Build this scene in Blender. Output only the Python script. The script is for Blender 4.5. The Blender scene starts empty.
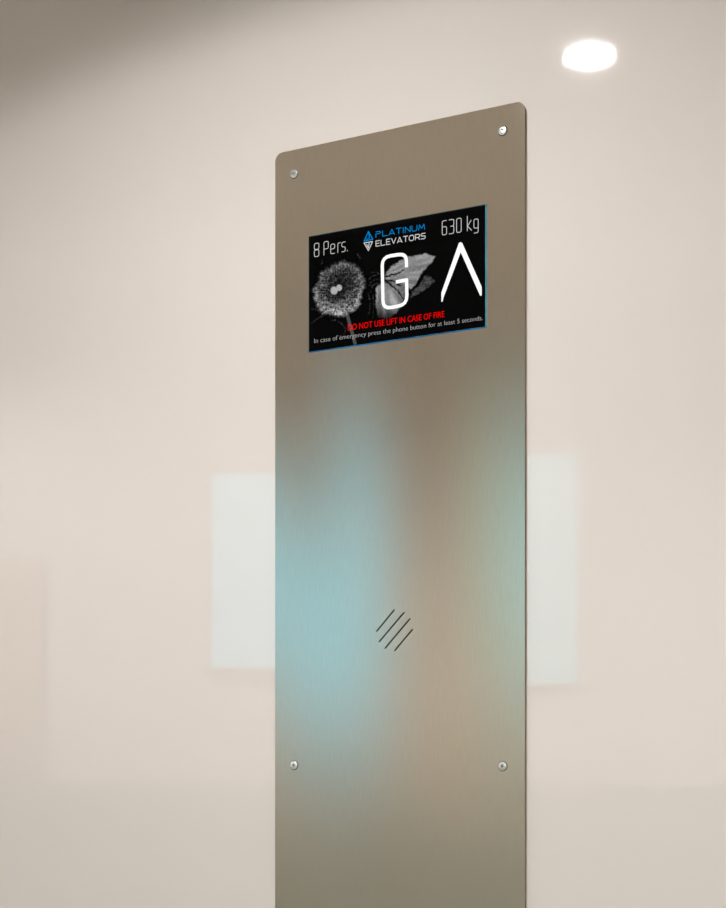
import bpy, bmesh, math, random
import numpy as np
from mathutils import Vector

random.seed(4)
rng = np.random.RandomState(7)
C = bpy.context.scene.collection

# ------------------------------------------------------------------ geometry of the view
F = 1600.0; CX = 363.0; HY = 766.0
CAM = Vector((0.0, -1.228, 1.55))
YAW = math.radians(28.5)
SY, CY = math.sin(YAW), math.cos(YAW)

def W(px, py, off=0.0):
    """point of the wall face (or of a sheet standing off it) that the measured photo point belongs to"""
    a = (px - CX) / F
    dx, dy = a * CY - SY, a * SY + CY
    t = (-off - CAM.y) / dy
    return Vector((t * dx, -off, CAM.z + t * (HY - py) / F))

# ------------------------------------------------------------------ materials
def mat(name, color, rough=0.5, metal=0.0, **kw):
    m = bpy.data.materials.new(name); m.use_nodes = True
    b = m.node_tree.nodes['Principled BSDF']
    b.inputs['Base Color'].default_value = (*color, 1)
    b.inputs['Roughness'].default_value = rough
    b.inputs['Metallic'].default_value = metal
    for k, v in kw.items():
        b.inputs[k.replace('_', ' ')].default_value = v
    return m

def noise_mix(m, c1, c2, scale, vec_scale=(1, 1, 1), detail=3, sock='Base Color', lo=0.35, hi=0.65):
    nt = m.node_tree; b = nt.nodes['Principled BSDF']
    tc = nt.nodes.new('ShaderNodeTexCoord'); mp = nt.nodes.new('ShaderNodeMapping')
    mp.inputs['Scale'].default_value = vec_scale
    nz = nt.nodes.new('ShaderNodeTexNoise'); nz.inputs['Scale'].default_value = scale
    nz.inputs['Detail'].default_value = detail
    cr = nt.nodes.new('ShaderNodeValToRGB')
    cr.color_ramp.elements[0].position = lo; cr.color_ramp.elements[1].position = hi
    cr.color_ramp.elements[0].color = (*c1, 1); cr.color_ramp.elements[1].color = (*c2, 1)
    L = nt.links
    L.new(tc.outputs['Object'], mp.inputs['Vector']); L.new(mp.outputs[0], nz.inputs['Vector'])
    L.new(nz.outputs['Fac'], cr.inputs['Fac']); L.new(cr.outputs['Color'], b.inputs[sock])
    return nz, cr

def emis(name, color, strength=1.0, rough=0.25, spec=0.0):
    m = mat(name, (0, 0, 0), rough)
    b = m.node_tree.nodes['Principled BSDF']
    b.inputs['Emission Color'].default_value = (*color, 1)
    b.inputs['Emission Strength'].default_value = strength
    b.inputs['Specular IOR Level'].default_value = spec
    return m

M = {}
M['laminate'] = mat('glossy_beige_laminate', (.70, .61, .535), 0.6)
b = M['laminate'].node_tree.nodes['Principled BSDF']
b.inputs['Specular IOR Level'].default_value = 0.0
b.inputs['Coat Weight'].default_value = 1.0
b.inputs['Coat IOR'].default_value = 2.25
b.inputs['Coat Roughness'].default_value = 0.025
noise_mix(M['laminate'], (.662, .628, .60), (.678, .642, .613), 2.2)
M['paint'] = mat('warm_wall_paint', (.66, .58, .50), 0.85)
noise_mix(M['paint'], (.64, .595, .535), (.68, .635, .57), 3)
M['ceiling'] = mat('ceiling_paint', (.55, .48, .41), 0.8)
noise_mix(M['ceiling'], (.74, .695, .635), (.78, .735, .67), 4)
M['floor'] = mat('floor_vinyl', (.42, .37, .32), 0.5)
noise_mix(M['floor'], (.36, .32, .27), (.48, .42, .36), 30)
M['frame'] = mat('window_frame_metal', (.55, .53, .50), 0.4, 0.6)
M['dado'] = mat('grey_green_dado_paint', (.31, .31, .265), 0.7)
noise_mix(M['dado'], (.28, .30, .27), (.32, .34, .31), 3)
M['tan'] = mat('tan_cork', (.48, .37, .27), 0.9)
noise_mix(M['tan'], (.46, .37, .28), (.54, .44, .34), 60)
M['window_a'] = emis('daylight_glass_cool', (.44, .90, 1.10), 1.0, 0.1)
M['window_b'] = emis('daylight_glass_pale', (.56, .70, .63), 1.0, 0.1)
M['window_c'] = emis('daylight_glass_clear', (.44, .88, .98), 1.0, 0.1)
M['lamp'] = emis('lamp_diffuser', (1.0, .974, .962), 1150.0)
M['trim'] = mat('lamp_trim_white', (.8, .78, .75), 0.4)

def steel(name, col, rough, aniso, tangent):
    m = mat(name, col, rough, 1.0)
    nt = m.node_tree; b = nt.nodes['Principled BSDF']
    b.inputs['Anisotropic'].default_value = aniso
    t = nt.nodes.new('ShaderNodeCombineXYZ')
    t.inputs[0].default_value, t.inputs[1].default_value, t.inputs[2].default_value = tangent
    nt.links.new(t.outputs[0], b.inputs['Tangent'])
    return m
M['steel'] = steel('brushed_stainless', (.60, .555, .49), 0.217, 0.87, (0, 0, 1))
nt = M['steel'].node_tree
nz, cr = noise_mix(M['steel'], (.76, .70, .61), (.80, .735, .645), 1.0, (1100, 1, 60), 2)
gl = nt.nodes.new('ShaderNodeBsdfAnisotropic'); gl.distribution = 'BECKMANN'
gl.inputs['Roughness'].default_value = 0.20; gl.inputs['Anisotropy'].default_value = 0.40
tx = nt.nodes.new('ShaderNodeCombineXYZ'); tx.inputs[0].default_value = 1.0
nt.links.new(tx.outputs[0], gl.inputs['Tangent']); nt.links.new(cr.outputs['Color'], gl.inputs['Color'])
nt.links.new(gl.outputs[0], nt.nodes['Material Output'].inputs['Surface'])
M['steel_edge'] = mat('cut_steel_edge', (.30, .24, .18), 0.45, 0.8)
M['screw'] = mat('polished_screw_steel', (.88, .96, .96), 0.15, 0.8)
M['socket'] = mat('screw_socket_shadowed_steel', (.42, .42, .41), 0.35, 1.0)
M['dark'] = mat('dark_speaker_mesh', (.09, .07, .045), 0.8)
M['black'] = mat('black_display_glass', (.002, .002, .002), 0.25)
M['black'].node_tree.nodes['Principled BSDF'].inputs['Specular IOR Level'].default_value = 0.0
M['bezel'] = mat('teal_glass_edge', (.03, .22, .30), 0.2)  # teal reflection of the edge put into its colour and a weak glow
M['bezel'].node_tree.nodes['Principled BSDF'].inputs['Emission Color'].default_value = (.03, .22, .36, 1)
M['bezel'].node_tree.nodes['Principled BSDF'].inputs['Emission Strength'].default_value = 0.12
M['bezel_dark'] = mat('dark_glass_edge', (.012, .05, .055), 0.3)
M['bezel_blue'] = mat('blue_glass_edge', (.02, .16, .36), 0.2)  # blue reflection along the bottom edge, put in as colour and glow
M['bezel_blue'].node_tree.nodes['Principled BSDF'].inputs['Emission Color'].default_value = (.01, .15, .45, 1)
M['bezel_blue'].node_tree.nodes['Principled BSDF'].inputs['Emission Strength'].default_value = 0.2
M['white'] = emis('display_white', (1, 1, 1), 1.05)
M['soft'] = emis('display_soft_white', (1, 1, 1), 0.62)
M['faint'] = emis('display_faint_white', (1, 1, 1), 0.45)
M['blue'] = emis('display_blue', (.0, .27, .70), 0.9)
M['red'] = emis('display_red', (1, .0, .0), 0.85)
mi = emis('display_picture', (1, 1, 1), 1.0)
ca = mi.node_tree.nodes.new('ShaderNodeVertexColor'); ca.layer_name = 'Col'
mi.node_tree.links.new(ca.outputs['Color'], mi.node_tree.nodes['Principled BSDF'].inputs['Emission Color'])
M['picture'] = mi

# ------------------------------------------------------------------ object helpers
def link(name, bm_or_mesh, m=None, parent=None, smooth=False):
    if isinstance(bm_or_mesh, bmesh.types.BMesh):
        me = bpy.data.meshes.new(name); bm_or_mesh.to_mesh(me); bm_or_mesh.free()
    else:
        me = bm_or_mesh
    o = bpy.data.objects.new(name, me); C.objects.link(o)
    if m: me.materials.append(m)
    if parent: o.parent = parent; o.location = -parent.matrix_basis.translation if parent.type == 'EMPTY' else (0, 0, 0)
    if smooth:
        for p in me.polygons: p.use_smooth = True
    return o

def struct(o):
    o['kind'] = 'structure'; return o

def box(bm, a, b):
    vs = [bm.verts.new((x, y, z)) for z in (a[2], b[2]) for (x, y) in ((a[0], a[1]), (b[0], a[1]), (b[0], b[1]), (a[0], b[1]))]
    for f in ((3, 2, 1, 0), (4, 5, 6, 7), (0, 1, 5, 4), (1, 2, 6, 5), (2, 3, 7, 6), (3, 0, 4, 7)):
        bm.faces.new([vs[i] for i in f])

def prism(bm, pts, z0, z1):
    lo = [bm.verts.new((x, y, z0)) for x, y in pts]; hi = [bm.verts.new((x, y, z1)) for x, y in pts]
    bm.faces.new(list(reversed(lo))); bm.faces.new(hi)
    n = len(pts)
    for i in range(n):
        bm.faces.new((lo[i], lo[(i + 1) % n], hi[(i + 1) % n], hi[i]))

# ------------------------------------------------------------------ the room
H = 2.40
X0, X1 = -2.20, 1.15
# far wall: a straight wall set at an angle, facing both the steel panel and the camera side
FD = 3.0
def far(px, d=FD):
    """plan position on the angled far wall seen mirrored in the laminate"""
    a = (px - CX) / F
    return Vector((d * (a * CY - SY), -(d * (a * SY + CY) + CAM.y), 0.0))
fdir = (far(600) - far(0)).normalized()            # runs to the right
fn = Vector((-fdir.y, fdir.x, 0))                  # into the room
if (Vector((-0.6, -0.5, 0)) - far(300)).dot(fn) < 0: fn = -fn
pA = far(0); k = (X0 - pA.x) / fdir.x; FL = pA + fdir * k
k = (X1 - pA.x) / fdir.x; FR = pA + fdir * k

bm = bmesh.new(); box(bm, (X0 - .08, 0, 0), (X1 + .08, .08, H)); struct(link('wall_back', bm, M['laminate']))
bm = bmesh.new(); box(bm, (X0 - .08, FL.y, 0), (X0, 0, H)); struct(link('wall_left', bm, M['paint']))
bm = bmesh.new(); box(bm, (X1, FR.y, 0), (X1 + .08, 0, H)); struct(link('wall_right', bm, M['paint']))
o1, o2 = FL - fdir * .08, FR + fdir * .08
bm = bmesh.new(); prism(bm, [(o2.x, o2.y), (o1.x, o1.y), ((o1 - fn * .08).x, (o1 - fn * .08).y), ((o2 - fn * .08).x, (o2 - fn * .08).y)], 0, H)
bmesh.ops.recalc_face_normals(bm, faces=bm.faces); struct(link('wall_front', bm, M['paint']))
plan = [(X0 - .08, .08), (X0 - .08, FL.y - .1), (X1 + .08, FR.y - .2), (X1 + .08, .08)]
bm = bmesh.new(); prism(bm, plan, -.05, 0); bmesh.ops.recalc_face_normals(bm, faces=bm.faces); struct(link('floor', bm, M['floor']))
# ceiling with round openings for the downlights
LAMPS = [(-.677, -.588), (.42, -.95), (.10, -1.80), (-.10, -1.32), (-1.95, -.62)]  # the first is seen mirrored; the others are unseen fill lights added
RO, RL, RD = .0310, .0303, .009
cu = bpy.data.curves.new('c', 'CURVE'); cu.dimensions = '2D'; cu.fill_mode = 'BOTH'; cu.extrude = .03
def poly_spline(cu, pts):
    s = cu.splines.new('POLY'); s.points.add(len(pts) - 1)
    for p, q in zip(s.points, pts): p.co = (q[0], q[1], 0, 1)
    s.use_cyclic_u = True
def circ(cx, cy, r, n=48): return [(cx + r * math.cos(2 * math.pi * i / n), cy + r * math.sin(2 * math.pi * i / n)) for i in range(n)]
def curve_mesh(cu):
    o = bpy.data.objects.new('tmp', cu); C.objects.link(o)
    dg = bpy.context.evaluated_depsgraph_get(); dg.update()
    me = bpy.data.meshes.new_from_object(o.evaluated_get(dg))
    bpy.data.objects.remove(o); return me
poly_spline(cu, plan)
for x, y in LAMPS: poly_spline(cu, circ(x, y, RO))
me = curve_mesh(cu); me.materials.clear()
for v in me.vertices: v.co.z += H + .03
struct(link('ceiling', me, M['ceiling']))

def ring(bm, cx, cy, prof, n=48):
    rows = []
    for r, z in prof:
        rows.append([bm.verts.new((cx + r * math.cos(2 * math.pi * i / n), cy + r * math.sin(2 * math.pi * i / n), z)) for i in range(n)])
    for a, b2 in zip(rows[:-1], rows[1:]):
        for i in range(n): bm.faces.new((a[i], a[(i + 1) % n], b2[(i + 1) % n], b2[i]))
    return rows
LLAB = ['round recessed downlight nearest the steel panel, mirrored in the glossy wall',
        'round recessed downlight right of the camera, nearer the right wall',
        'round recessed downlight behind the camera by the windowed wall',
        'round recessed downlight just behind the camera',
        'round recessed downlight left of the steel panel, by the left wall']
for (x, y), lab in zip(LAMPS, LLAB):
    e = bpy.data.objects.new('downlight', None); C.objects.link(e); e.location = (x, y, H)
    e['label'] = lab; e['category'] = 'ceiling light'; e['group'] = 'recessed ceiling downlights'
    bm = bmesh.new()
    ring(bm, x, y, [(RO - .0005, H + .025), (RO - .0005, H - .001), (RO + .002, H - .003), (RO + .008, H - .002), (RO + .010, H - .0003)])
    bmesh.ops.recalc_face_normals(bm, faces=bm.faces)
    link('trim_ring', bm, M['trim'], e, True)
    bm = bmesh.new()
    rows = ring(bm, x, y, [(RO - .001, H + .02), (RL, H + RD + .002), (RL - .0005, H + RD)])
    bm.faces.new(rows[-1]); bmesh.ops.recalc_face_normals(bm, faces=bm.faces)
    link('diffuser', bm, M['lamp'], e)
    if lab is LLAB[0]:
        # extra spot added in this fitting throws the wide hard-edged cone on the laminate
        ld = bpy.data.lights.new('bulb', 'SPOT'); ld.energy = 5.5; ld.color = (1.0, .972, .952)
        ld.spot_size = math.radians(154); ld.spot_blend = .15; ld.shadow_soft_size = .004
        lo_ = bpy.data.objects.new('bulb', ld); C.objects.link(lo_); lo_.parent = e; lo_.location = (0, 0, .002)

# windows on the far wall; outer two sized from their mirror images in the laminate
def zf(py, d=FD): return CAM.z + d * (HY - py) / F
def window(name, x0, x1, ytop, ybot, m, fr=.018, mullions=()):
    bm = bmesh.new(); pn = bmesh.new()
    a, b2 = far(x0), far(x1); z0, z1 = zf(ybot), zf(ytop)
    def slab(bm, p, q, za, zb, t0, t1):
        c = [p + fn * t0, q + fn * t0, q + fn * t1, p + fn * t1]
        prism(bm, [(v.x, v.y) for v in c], za, zb)
    slab(pn, a, b2, z0, z1, .001, .006)
    f = fdir * fr
    slab(bm, a - f, a, z0 - fr, z1 + fr, .0, .018); slab(bm, b2, b2 + f, z0 - fr, z1 + fr, .0, .018)
    slab(bm, a, b2, z0 - fr, z0, .0, .018); slab(bm, a, b2, z1, z1 + fr, .0, .018)
    for b_ in (bm, pn): bmesh.ops.recalc_face_normals(b_, faces=b_.faces)
    o = struct(link(name, bm, M['frame'])); g = link('pane', pn, m, o)
    return o
window('window_1', 212, 279, 475, 668, M['window_a'], .01)
window('window_2', 291, 336, 535, 735, M['window_a'], .01)  # added glowing pane, shaped for the cool patch in the steel
window('window_3', 344, 382, 425, 735, M['window_a'], .01)  # added tall pane, carries the cool streak higher in the steel
window('window_4', 474, 518, 440, 700, M['window_b'], .006)  # added dimmer pane for the paler glow on the steel's right side
window('window_5', 525, 577, 456, 684, M['window_c'], .006)

# dark boarding added low on the far wall, dims the steel's lower reflection
bm = bmesh.new(); a, b2 = FL + fdir * .01, FR - fdir * .01
prism(bm, [(v.x, v.y) for v in (a + fn * .0005, b2 + fn * .0005, b2 + fn * .010, a + fn * .010)], 0, zf(785))
bmesh.ops.recalc_face_normals(bm, faces=bm.faces); struct(link('trim_1', bm, M['dado']))

# tan board added left of the windows for the darker mirrored patch
bm = bmesh.new(); a, b2 = far(-40), far(44)
prism(bm, [((v).x, (v).y) for v in (a + fn * .001, b2 + fn * .001, b2 + fn * .012, a + fn * .012)], zf(782), zf(560))
bmesh.ops.recalc_face_normals(bm, faces=bm.faces)
o = link('notice_board', bm, M['tan']); o['label'] = 'plain tan board, faintly mirrored at the lower left of the glossy wall'; o['category'] = 'board'

# ------------------------------------------------------------------ the steel panel
TH = .003
PT = W(400, 100, TH)
pl, pr = W(275.2, 500, TH).x, W(524.8, 500, TH).x
zt = (W(275.2, 153.0, TH).z + W(524.8, 101.3, TH).z) / 2
zb = 0.42
root = bpy.data.objects.new('display_panel', None); C.objects.link(root)
root.location = ((pl + pr) / 2, 0, zb)
root['label'] = 'tall brushed steel lift panel with lit black display, four screws and slanted speaker slots'
root['category'] = 'control panel'

sx0, sx1 = W(309.0, 300, TH).x, W(486.2, 300, TH).x
szt = (W(309.2, 236.0, TH).z + W(485.5, 205.3, TH).z) / 2
szb = (W(309.8, 352.4, TH).z + W(486.8, 327.2, TH).z) / 2

def rrect(x0, x1, z0, z1, r, n=8):
    pts = []
    for cx, cz, a0 in ((x1 - r, z1 - r, 0), (x0 + r, z1 - r, 90), (x0 + r, z0 + r, 180), (x1 - r, z0 + r, 270)):
        for i in range(n + 1):
            t = math.radians(a0 + 90 * i / n); pts.append((cx + r * math.cos(t), cz + r * math.sin(t)))
    return pts
def capsule(a, b2, r, n=8):
    d = math.atan2(b2[1] - a[1], b2[0] - a[0]); pts = []
    for c, s in ((b2, -90), (a, 90)):
        for i in range(n + 1):
            t = d + math.radians(s + 180 * i / n); pts.append((c[0] + r * math.cos(t), c[1] + r * math.sin(t)))
    return pts
cu = bpy.data.curves.new('c', 'CURVE'); cu.dimensions = '2D'; cu.fill_mode = 'BOTH'; cu.extrude = TH / 2
poly_spline(cu, rrect(pl, pr, zb, zt, .0075))
poly_spline(cu, rrect(sx0 - .0004, sx1 + .0004, szb - .0004, szt + .0004, .0012))
SL = []
for q in ((175, 425, 352, 210), (200, 535, 455, 235), (262, 602, 515, 300), (360, 628, 543, 410)):
    p = [(360 + q[i] / 10.37, 590 + q[i + 1] / 10.37) for i in (0, 2)]
    a, b2 = W(*p[0], TH), W(*p[1], TH); SL.append(((a.x, a.z), (b2.x, b2.z)))
for a, b2 in SL: poly_spline(cu, capsule(a, b2, .00075))
me = curve_mesh(cu); me.materials.clear()
for v in me.vertices:
    x, y, z = v.co; v.co = (x, -TH / 2 - z, y)
face = link('faceplate', me, M['steel'], root)
me.materials.append(M['steel_edge'])
me.update()
for p in me.polygons:
    p.material_index = 0 if abs(p.normal.y) > .5 else 1
bm = bmesh.new(); bm.from_mesh(me); bmesh.ops.recalc_face_normals(bm, faces=bm.faces); bm.to_mesh(me); bm.free()
face['label'] = 'brushed stainless faceplate'
# plain sheet behind the slots, shade of the recess put into its colour
xs = [q[0] for s in SL for q in s]; zs = [q[1] for s in SL for q in s]
bm = bmesh.new(); box(bm, (min(xs) - .004, -.0008, min(zs) - .004), (max(xs) + .004, -.0002, max(zs) + .004))
o = link('speaker_grille', bm, M['dark'], root); o['label'] = 'dark speaker opening of four slanted slots'

# screws: low button heads with hexagonal sockets
def lathe(bm, prof, n=32):
    rows = [[bm.verts.new((r * math.cos(2 * math.pi * i / n), -h, r * math.sin(2 * math.pi * i / n))) for i in range(n)] for r, h in prof]
    for a, b2 in zip(rows[:-1], rows[1:]):
        for i in range(n): bm.faces.new((a[i], a[(i + 1) % n], b2[(i + 1) % n], b2[i]))
    return rows
sc0 = None
for k, (px, py) in enumerate(((294.2, 174.0), (502.7, 130.9), (294.1, 765.3), (502.7, 766.2))):
    p = W(px, py, TH)
    if sc0 is None:
        bm = bmesh.new(); R = .00385
        lathe(bm, [(R * 1.13, .00002), (R * 1.12, .00012), (R * 1.0, .00012), (R, .0005), (R * .95, .0009), (R * .84, .0011), (R * .62, .0012), (R * .36, .0012)])
        bmesh.ops.recalc_face_normals(bm, faces=bm.faces)
        me_s = bpy.data.meshes.new('screw'); bm.to_mesh(me_s); bm.free(); me_s.materials.append(M['screw'])
        me_s.materials.append(M['dark'])  # dark ring stands for the shaded gap round the head
        for f in me_s.polygons:
            f.use_smooth = True
            if f.center.xz.length > R * .995: f.material_index = 1
        bm = bmesh.new()
        r2 = lathe(bm, [(R * .42, .0012), (R * .34, .0004)], 6); bm.faces.new(r2[-1])
        bmesh.ops.recalc_face_normals(bm, faces=bm.faces)
        for f in bm.faces: f.normal_flip()
        me_h = bpy.data.meshes.new('socket'); bm.to_mesh(me_h); bm.free(); me_h.materials.append(M['socket'])
        sc0 = True
    s = bpy.data.objects.new('screw', me_s); C.objects.link(s); s.parent = root
    s.location = Vector((p.x, -TH, p.z)) - root.location
    s.rotation_euler = (0, random.random(), 0)
    h = bpy.data.objects.new('socket', me_h); C.objects.link(h); h.parent = s

# ------------------------------------------------------------------ display
DZ = TH + .0008           # the glass stands just proud of the steel
bm = bmesh.new(); box(bm, (sx0 + .0006, -DZ, szb + .0006), (sx1 - .0006, -.0006, szt - .0006))
disp = link('display_screen', bm, M['black'], root); disp['label'] = 'lit black display'
def sub(name, bm, m): 
    o = link(name, bm, m); o.parent = disp; o.location = (0, 0, 0); return o
e = .0006
for nm, a, b2, m_ in (('left glass edge', (sx0, szb), (sx0 + e, szt), 'bezel_dark'), ('teal glass edge', (sx1 - e, szb), (sx1 + .0004, szt), 'bezel'),
                  ('blue glass edge', (sx0 + e, szb), (sx1 - e, szb + .00045), 'bezel_blue'), ('upper glass edge', (sx0 + e, szt - e), (sx1 - e, szt), 'bezel_dark')):
    bm = bmesh.new(); box(bm, (a[0], -DZ + .0002, a[1]), (b2[0], -.0006, b2[1]))
    o = sub('glass_edge', bm, M[m_]); o['label'] = nm

# pictures on the display: per-vertex grey levels
def vnoise(x, y, seed=0):
    xi, yi = np.floor(x).astype(int), np.floor(y).astype(int); fx, fy = x - xi, y - yi
    fx = fx * fx * (3 - 2 * fx); fy = fy * fy * (3 - 2 * fy)
    def h(i, j):
        v = np.sin(i * 127.1 + j * 311.7 + seed * 74.7) * 43758.5453; return v - np.floor(v)
    return (h(xi, yi) * (1 - fx) + h(xi + 1, yi) * fx) * (1 - fy) + (h(xi, yi + 1) * (1 - fx) + h(xi + 1, yi + 1) * fx) * fy
def sm(a, b2, x):
    t = np.clip((x - a) / (b2 - a), 0, 1); return t * t * (3 - 2 * t)
def seg(x, y, a, b2):
    ax, ay = a; bx, by = b2; dx, dy = bx - ax, by - ay
    t = np.clip(((x - ax) * dx + (y - ay) * dy) / (dx * dx + dy * dy), 0, 1)
    return np.hypot(x - ax - t * dx, y - ay - t * dy), t
def sdf(x, y, P):
    d = np.full(x.shape, 1e9); ins = np.zeros(x.shape, bool)
    for i in range(len(P)):
        a, b2 = P[i], P[(i + 1) % len(P)]
        dd, _ = seg(x, y, a, b2); d = np.minimum(d, dd)
        c = (a[1] > y) != (b2[1] > y)
        with np.errstate(divide='ignore', invalid='ignore'):
            xc = (b2[0] - a[0]) * (y - a[1]) / (b2[1] - a[1]) + a[0]
        ins ^= c & (x < xc)
    return np.where(ins, d, -d)
def dandelion(x, y):
    cx, cy = 339.3, 289.0
    dx, dy = x - cx, (y - cy) + .17 * (x - cx)
    r = np.hypot(dx / 26.5, dy / 28.5); th = np.arctan2(dy, dx)
    rag = .93 + .10 * (vnoise(th * 14 + 50, r * 2, 1) - .5) + .12 * (vnoise(th * 3 + 9, r * 0, 2) - .5)
    hair = vnoise(th * 30 + 100, r * 5, 3)
    speck = vnoise(x * .95, y * .95, 4); fine = vnoise(x * 1.7, y * 1.7, 5)
    out = sm(rag + .13, rag - .06, r)
    ringv = np.exp(-((r - .86 * rag / .93) / .13) ** 2)
    web = np.abs(vnoise(x * .42, y * .42, 6) - .5) * 2; web2 = np.abs(vnoise(x * .9 + 7, y * .9, 8) - .5) * 2
    v = out * (.10 + .20 * ringv * (.7 + .5 * hair) + .30 * sm(.45, .0, web) * sm(.12, .35, r) + .22 * sm(.4, 0, web2) + .12 * sm(.55, .95, fine))
    v += out * .16 * np.exp(-((dx + 2) / 9) ** 2) * sm(.35, .6, dy / 28.5) * (.4 + fine)
    v *= .78 * (.45 + .55 * sm(.12, .75, r))
    v *= .80 + .35 * sm(-15, 15, dy)
    v += .10 * sm(1.22, .95, r) * sm(.62, .9, hair)
    c1 = np.hypot((x - 334.2) / 4.0, (y - 290.6) / 4.4); c2 = np.hypot((x - 339.2) / 3.2, (y - 287.8) / 3.5)
    cv = np.maximum(sm(1.1, .75, c1), sm(1.1, .75, c2)); v = v * (1 - cv) + cv * (.58 + .15 * speck)
    d, t = seg(x, y, (346.5, 312), (356, 347)); v = np.maximum(v, .27 * sm(2.3, 1.2, d))
    for P in (((310.5, 324), (318, 318), (325, 315)), ((331, 321), (336, 320), (341, 323), (346, 329), (344, 335), (336, 337)), ((312, 309), (326, 311)), ((323, 260), (321.5, 265)), ((357.5, 254), (360, 258.5))):
        for a, b2 in zip(P[:-1], P[1:]):
            d, _ = seg(x, y, a, b2); v = np.maximum(v, (.02 + .34 * speck * fine) * sm(1.3, .3, d))
    return v
def Zm(P): return [(355 + a / 7.9, 205 + b2 / 7.9) for a, b2 in P]
def butterfly(x, y):
    up = Zm([(225, 560), (290, 475), (350, 435), (430, 400), (560, 380), (645, 402), (615, 455), (560, 505), (515, 565), (490, 630), (440, 675), (405, 660), (330, 600), (240, 590)])
    lr = Zm([(440, 680), (495, 635), (545, 545), (600, 555), (640, 610), (600, 650), (540, 690), (470, 730), (420, 745)])
    lo = Zm([(160, 650), (190, 620), (250, 600), (330, 640), (390, 735), (370, 800), (330, 860), (270, 905), (175, 900), (160, 780)])
    n = vnoise(x * .8, y * .8, 11); f = vnoise(x * 2.1, y * 2.1, 12)
    v = np.zeros(x.shape)
    x = x + 1.3 * (vnoise(x * .35, y * .35, 21) - .5) + 1.0 * (vnoise(x * .9, y * .9, 22) - .5)
    y = y + 1.3 * (vnoise(x * .35, y * .35, 23) - .5) + 1.0 * (vnoise(x * .9, y * .9, 24) - .5)
    ang = np.arctan2(y - 277, x - 381)
    s = sdf(x, y, lo); fade = sm(322, 300, y)
    st = vnoise(np.arctan2(y - 265, x - 381) * 14 + 40, y * .05, 13)
    v = np.maximum(v, sm(-.6, 2, s) * (.30 + .36 * st + .1 * n) * (.25 + .75 * fade))
    md = Zm([(235, 585), (320, 590), (420, 655), (430, 730), (385, 770), (330, 700)])
    s = sdf(x, y, md); v = np.maximum(v, sm(-.5, 1.5, s) * (.30 + .12 * n + .2 * (st - .5)))
    s = sdf(x, y, lr); v = np.maximum(v, sm(-.5, 2.5, s) * (.11 + .20 * n + .05 * f))
    s = sdf(x, y, up); w = sm(-.5, 1.6, s)
    vein = vnoise(ang * 16 + 70, np.hypot(x - 381, y - 277) * .06, 14)
    v = v * (1 - w) + w * (.38 + .22 * (vein - .3) + .10 * n + .05 * f)
    for P in (Zm([(235, 565), (300, 552), (345, 535), (385, 515)]), Zm([(240, 605), (310, 650), (350, 700), (385, 745)]), Zm([(440, 680), (480, 645), (510, 575), (545, 545)]), Zm([(240, 600), (290, 600), (360, 640)])):
        for a, b2 in zip(P[:-1], P[1:]):
            d, _ = seg(x, y, a, b2); v *= 1 - .8 * sm(1.25, .2, d)
    for P in (Zm([(115, 580), (150, 560), (195, 540)]), Zm([(120, 610), (160, 590), (205, 590)]), Zm([(110, 640), (150, 620), (190, 625)]), Zm([(125, 690), (140, 640), (180, 610)]), Zm([(130, 530), (190, 535)]), Zm([(110, 700), (120, 790), (115, 860)]), Zm([(140, 700), (150, 800), (140, 890)])):
        for a, b2 in zip(P[:-1], P[1:]):
            d, _ = seg(x, y, a, b2); v = np.maximum(v, (.03 + .20 * n) * sm(1.1, .2, d))
    return v
def picture(name, fn_, x0, x1, step=.42):
    nx = int((x1 - x0) / step)
    cols = np.linspace(x0, x1, nx + 1)
    xw = [W(c, 300, DZ).x for c in cols]
    zmax, zmin = szt - .001, szb + .001
    nz_ = int((zmax - zmin) / (.102 / 118 * step)); zz = np.linspace(zmin, zmax, nz_ + 1)
    verts = []; PX = []; PY = []
    for z in zz:
        for c, xx in zip(cols, xw):
            verts.append((xx, -DZ - .00005, z))
            t = (-DZ - CAM.y) / (((c - CX) / F) * SY + CY)
            PX.append(c); PY.append(HY - (z - CAM.z) * F / t)
    v = fn_(np.array(PX), np.array(PY)); v = np.clip(v, 0, 1) ** 2.0
    keep = v > .0004
    faces = []
    for j in range(nz_):
        for i in range(nx):
            q = (j * (nx + 1) + i, j * (nx + 1) + i + 1, (j + 1) * (nx + 1) + i + 1, (j + 1) * (nx + 1) + i)
            if any(keep[k] for k in q): faces.append(q)
    me = bpy.data.meshes.new(name); me.from_pydata(verts, [], faces)
    at = me.color_attributes.new('Col', 'FLOAT_COLOR', 'POINT')
    arr = np.ones((len(verts), 4)); arr[:, :3] = v[:, None]
    at.data.foreach_set('color', arr.ravel().astype(np.float32))
    bm = bmesh.new(); bm.from_mesh(me); bmesh.ops.delete(bm, geom=[q for q in bm.verts if not q.link_faces], context='VERTS'); bm.to_mesh(me); bm.free()
    o = link(name, me, M['picture']); o.parent = disp; o.location = (0, 0, 0); return o
o = picture('dandelion_picture', dandelion, 310.6, 367.5); o['label'] = 'grey dandelion clock picture'
o = picture('butterfly_picture', butterfly, 367.6, 438); o['label'] = 'grey butterfly picture'

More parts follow.
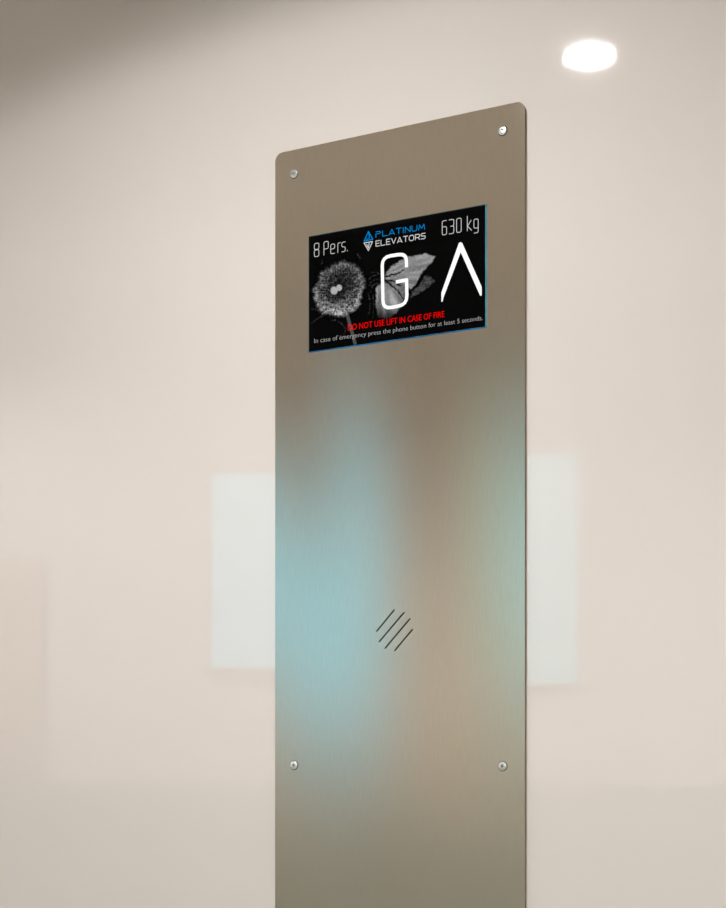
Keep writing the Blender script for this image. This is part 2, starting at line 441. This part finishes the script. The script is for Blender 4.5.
# lettering, drawn as strokes in the plane of the glass
SO = DZ + .00012
def round_path(P, r, closed=False):
    out = []; n = len(P)
    for i in range(n):
        if not closed and i in (0, n - 1): out.append(P[i]); continue
        a, b2, c = Vector(P[i - 1]), Vector(P[i]), Vector(P[(i + 1) % n])
        d1 = min(r, (a - b2).length * .5); d2 = min(r, (c - b2).length * .5)
        s, e_ = b2 + (a - b2).normalized() * d1, b2 + (c - b2).normalized() * d2
        for k in range(5):
            t = k / 4; q = s * (1 - t) ** 2 + b2 * 2 * t * (1 - t) + e_ * t * t; out.append((q.x, q.y))
    if closed: out.append(out[0])
    return out
def strokes(bm, paths, w, off=SO, cap=True):
    """paths: lists of photo points; each becomes a ribbon w photo pixels wide, lying on the glass"""
    S = w * .000865 / 2
    for P in paths:
        pts = [W(x, y, off) for x, y in P]
        for i, (a, b2) in enumerate(zip(pts[:-1], pts[1:])):
            d = b2 - a
            if d.length < 1e-7: continue
            d.normalize(); n = Vector((-d.z, 0, d.x)) * S
            bm.faces.new([bm.verts.new(v) for v in (a + n, a - n, b2 - n, b2 + n)])
            if i > 0 or cap:
                bm.faces.new([bm.verts.new(a + Vector((S * math.cos(t), 0, S * math.sin(t)))) for t in [2 * math.pi * k / 10 for k in range(10)]])
        if cap:
            a = pts[-1]; bm.faces.new([bm.verts.new(a + Vector((S * math.cos(t), 0, S * math.sin(t)))) for t in [2 * math.pi * k / 10 for k in range(10)]])
def fin(bm):
    for f in bm.faces:
        f.normal_update()
        if f.normal.y > 0: f.normal_flip()
    return bm

# G
bm = bmesh.new()
g = Zm([(407, 492), (405, 382), (214, 412), (222, 822), (410, 785), (408, 592), (322, 608)])
G = [g[0]] + round_path([g[0], g[1], g[2], g[3], g[4], g[5]], 8.5)[1:-1] + [g[5], g[6]]
strokes(bm, [G], 3.5, cap=False); o = sub('letter_g', fin(bm), M['white']); o['label'] = 'large white letter G'
# upward-pointing letter without a crossbar, its feet cut off straight
bm = bmesh.new()
P = [(458.9, 243), (460.4, 242.2), (462.1, 242.8), (481.7, 286.8), (481.7, 295.4), (480.2, 295.8), (460.7, 252.2), (443.5, 297.5), (442.5, 301.6), (441.4, 301.8), (441.3, 292.8)]
f = bm.faces.new([bm.verts.new(W(x, y, SO)) for x, y in P]); bmesh.ops.triangulate(bm, faces=[f])
o = sub('letter_a', fin(bm), M['white']); o['label'] = 'large white open letter A'

# thin condensed glyphs: unit cell, v up, rounding radius in cell units of height
TG = {
 '8': ([(0, 0), (1, 0), (1, .5), (0, .5)], [(0, .54), (1, .54), (1, 1), (0, 1)], 'closed'),
 'P': ([(0, 0), (0, 1), (1, 1), (1, .45), (0, .45)],),
 'e': ([(.95, 0), (0, 0), (0, .72), (1, .72), (1, .36), (.05, .36)],),
 'r': ([(0, 0), (0, .72), (1, .72)],),
 's': ([(0, 0), (1, 0), (1, .36), (0, .36), (0, .72), (1, .72)],),
 '.': ([(0, 0), (0, .05)],),
 '6': ([(.95, 1), (0, 1), (0, 0), (1, 0), (1, .57), (.05, .57)],),
 '3': ([(0, 1), (1, 1), (1, .53), (.3, .53)], [(.3, .53), (1, .53), (1, 0), (0, 0)]),
 '0': ([(0, 0), (1, 0), (1, 1), (0, 1)], 'closed'),
 'k': ([(0, 0), (0, 1.05)], [(.9, .72), (.05, .34), (1, 0)]),
 'g': ([(1, .1), (0, .1), (0, .74), (1, .74), (1, -.24), (.05, -.24)],),
}
def thin(name, items, b0, b1, cap, w):
    bm = bmesh.new()
    for ch, x0, x1 in items:
        G_ = TG[ch]; closed = G_[-1] == 'closed'
        for P in G_:
            if P == 'closed': continue
            q = []
            for u, v in P:
                x = x0 + u * (x1 - x0); t = (x - b0[0]) / (b1[0] - b0[0])
                q.append((x, b0[1] + t * (b1[1] - b0[1]) - v * cap))
            if ch != 'k': q = round_path(q, 1.6, closed)
            strokes(bm, [q], w)
    return sub(name, fin(bm), M['soft'])
thin('capacity_lettering', [('8', 314.3, 318.9), ('P', 323.9, 328.3), ('e', 330.7, 334.7), ('r', 337.8, 340.3), ('s', 341.8, 345.2), ('.', 347.3, 347.3)], (313.5, 257.0), (348, 250.8), 13.2, .66)
thin('weight_lettering', [('6', 442.2, 446.6), ('3', 449.2, 453.8), ('0', 456.6, 461.2), ('k', 467.3, 471.6), ('g', 473.9, 478.2)], (441.6, 235.2), (478.7, 229.0), 14.0, .66)

# wide techno capitals of the maker's name
WG = {
 'P': (1, [[(0, 0), (0, .62), (.02, .62), (.75, .62), (.98, .8), (.75, 1), (0, 1)]]),
 'L': (.95, [[(0, 1), (0, 0), (1, 0)]]),
 'A': (1.1, [[(0, 0), (.5, 1), (1, 0)], [(.25, .22), (.75, .22)]]),
 'T': (1, [[(0, 1), (1, 1)], [(.5, 1), (.5, 0)]]),
 'I': (.1, [[(.5, 0), (.5, 1)]]),
 'N': (1, [[(0, 0), (0, 1), (1, 0), (1, 1)]]),
 'U': (1, [[(0, 1), (0, .25), (.2, 0), (.8, 0), (1, .25), (1, 1)]]),
 'M': (1.2, [[(0, 0), (.12, 1), (.5, .3), (.88, 1), (1, 0)]]),
 'E': (.85, [[(1, 1), (0, 1), (0, 0), (1, 0)], [(0, .5), (.9, .5)]]),
 'V': (1.05, [[(0, 1), (.5, 0), (1, 1)]]),
 'O': (1.1, [[(.25, 0), (.75, 0), (1, .3), (1, .7), (.75, 1), (.25, 1), (0, .7), (0, .3), (.25, 0)]]),
 'R': (1, [[(0, 0), (0, 1), (.8, 1), (1, .82), (1, .55), (.8, .4), (0, .4)], [(.6, .4), (1, 0)]]),
 'S': (1, [[(0, 0), (.8, 0), (1, .15), (1, .4), (.8, .52), (.2, .52), (0, .64), (0, .85), (.2, 1), (1, 1)]]),
}
def wide(name, text, b0, b1, cap, w, m):
    bm = bmesh.new(); gap = .36
    tot = sum(WG[c][0] for c in text) + gap * (len(text) - 1); u0 = 0
    for c in text:
        wd, PP = WG[c]
        for P in PP:
            q = []
            for u, v in P:
                t = (u0 + u * wd) / tot
                q.append((b0[0] + t * (b1[0] - b0[0]), b0[1] + t * (b1[1] - b0[1]) - v * cap))
            strokes(bm, [q], w)
        u0 += wd + gap
    return sub(name, fin(bm), m)
o = wide('upper_name_lettering', 'PLATINUM', (375.9, 237.3), (424.6, 229.4), 5.4, .7, M['blue']); o['label'] = 'blue capitals beside the triangles'
o = wide('lower_name_lettering', 'ELEVATORS', (375.9, 246.3), (425.2, 238.4), 5.3, .8, M['soft']); o['label'] = 'white capitals beside the triangles'
def Z3(P): return [(355 + a / 9.075, 215 + b2 / 9.075) for a, b2 in P]
bm = bmesh.new()
t = Z3([(122, 150), (83, 236), (162, 220)]); strokes(bm, [t + [t[0]], Z3([(124, 160), (132, 205), (104, 222)])], .95)
o = sub('upper_triangle_emblem', fin(bm), M['blue']); o['label'] = 'blue triangle pointing up'
bm = bmesh.new()
t = Z3([(122, 322), (82, 254), (159, 241)]); strokes(bm, [t + [t[0]], Z3([(128, 258), (122, 300), (106, 268)])], .95)
o = sub('lower_triangle_emblem', fin(bm), M['soft']); o['label'] = 'white triangle pointing down'

# the two warning lines, set in a plain sans
def line(name, text, b0, b1, cap, m, offset=0.0):
    fc = bpy.data.curves.new('f', 'FONT'); fc.body = text; fc.fill_mode = 'FRONT'; fc.offset = offset; fc.resolution_u = 3
    me = curve_mesh(fc); me.materials.clear()
    xs = [v.co.x for v in me.vertices]; x0, x1 = min(xs), max(xs)
    for v in me.vertices:
        t = (v.co.x - x0) / (x1 - x0)
        v.co = W(b0[0] + t * (b1[0] - b0[0]), b0[1] + t * (b1[1] - b0[1]) - v.co.y / .73 * cap, SO)
    o = link(name, me, m); o.parent = disp; o.location = (0, 0, 0)
    bm = bmesh.new(); bm.from_mesh(me); fin(bm); bm.to_mesh(me); bm.free()
    return o
o = line('fire_warning_lettering', 'DO NOT USE LIFT IN CASE OF FIRE', (347.8, 330.6), (444.3, 316.9), 6.3, M['red'], .006); o['label'] = 'red capitals'
o = line('emergency_lettering', 'In case of emergency press the phone button for at least 5 seconds.', (314.3, 343.2), (482.6, 320.0), 4.9, M['faint'], -.014); o['label'] = 'small white line of text'

# ------------------------------------------------------------------ camera and world
cam = bpy.data.cameras.new('camera'); co = bpy.data.objects.new('camera', cam); C.objects.link(co)
co.location = CAM; co.rotation_euler = (math.radians(90), 0, YAW)
cam.sensor_fit = 'VERTICAL'; cam.sensor_height = 24.0; cam.lens = F / 908 * 24.0
cam.shift_y = (HY - 454) / 908
cam.clip_start = .02
bpy.context.scene.camera = co
w = bpy.data.worlds.new('world'); bpy.context.scene.world = w; w.use_nodes = True
w.node_tree.nodes['Background'].inputs[0].default_value = (.8, .85, .9, 1)
w.node_tree.nodes['Background'].inputs[1].default_value = 0.3
sc = bpy.context.scene
sc.view_settings.view_transform = 'Standard'; sc.view_settings.look = 'None'
sc.view_settings.exposure = 0.0; sc.view_settings.gamma = 1.0; sc.view_settings.use_curve_mapping = False
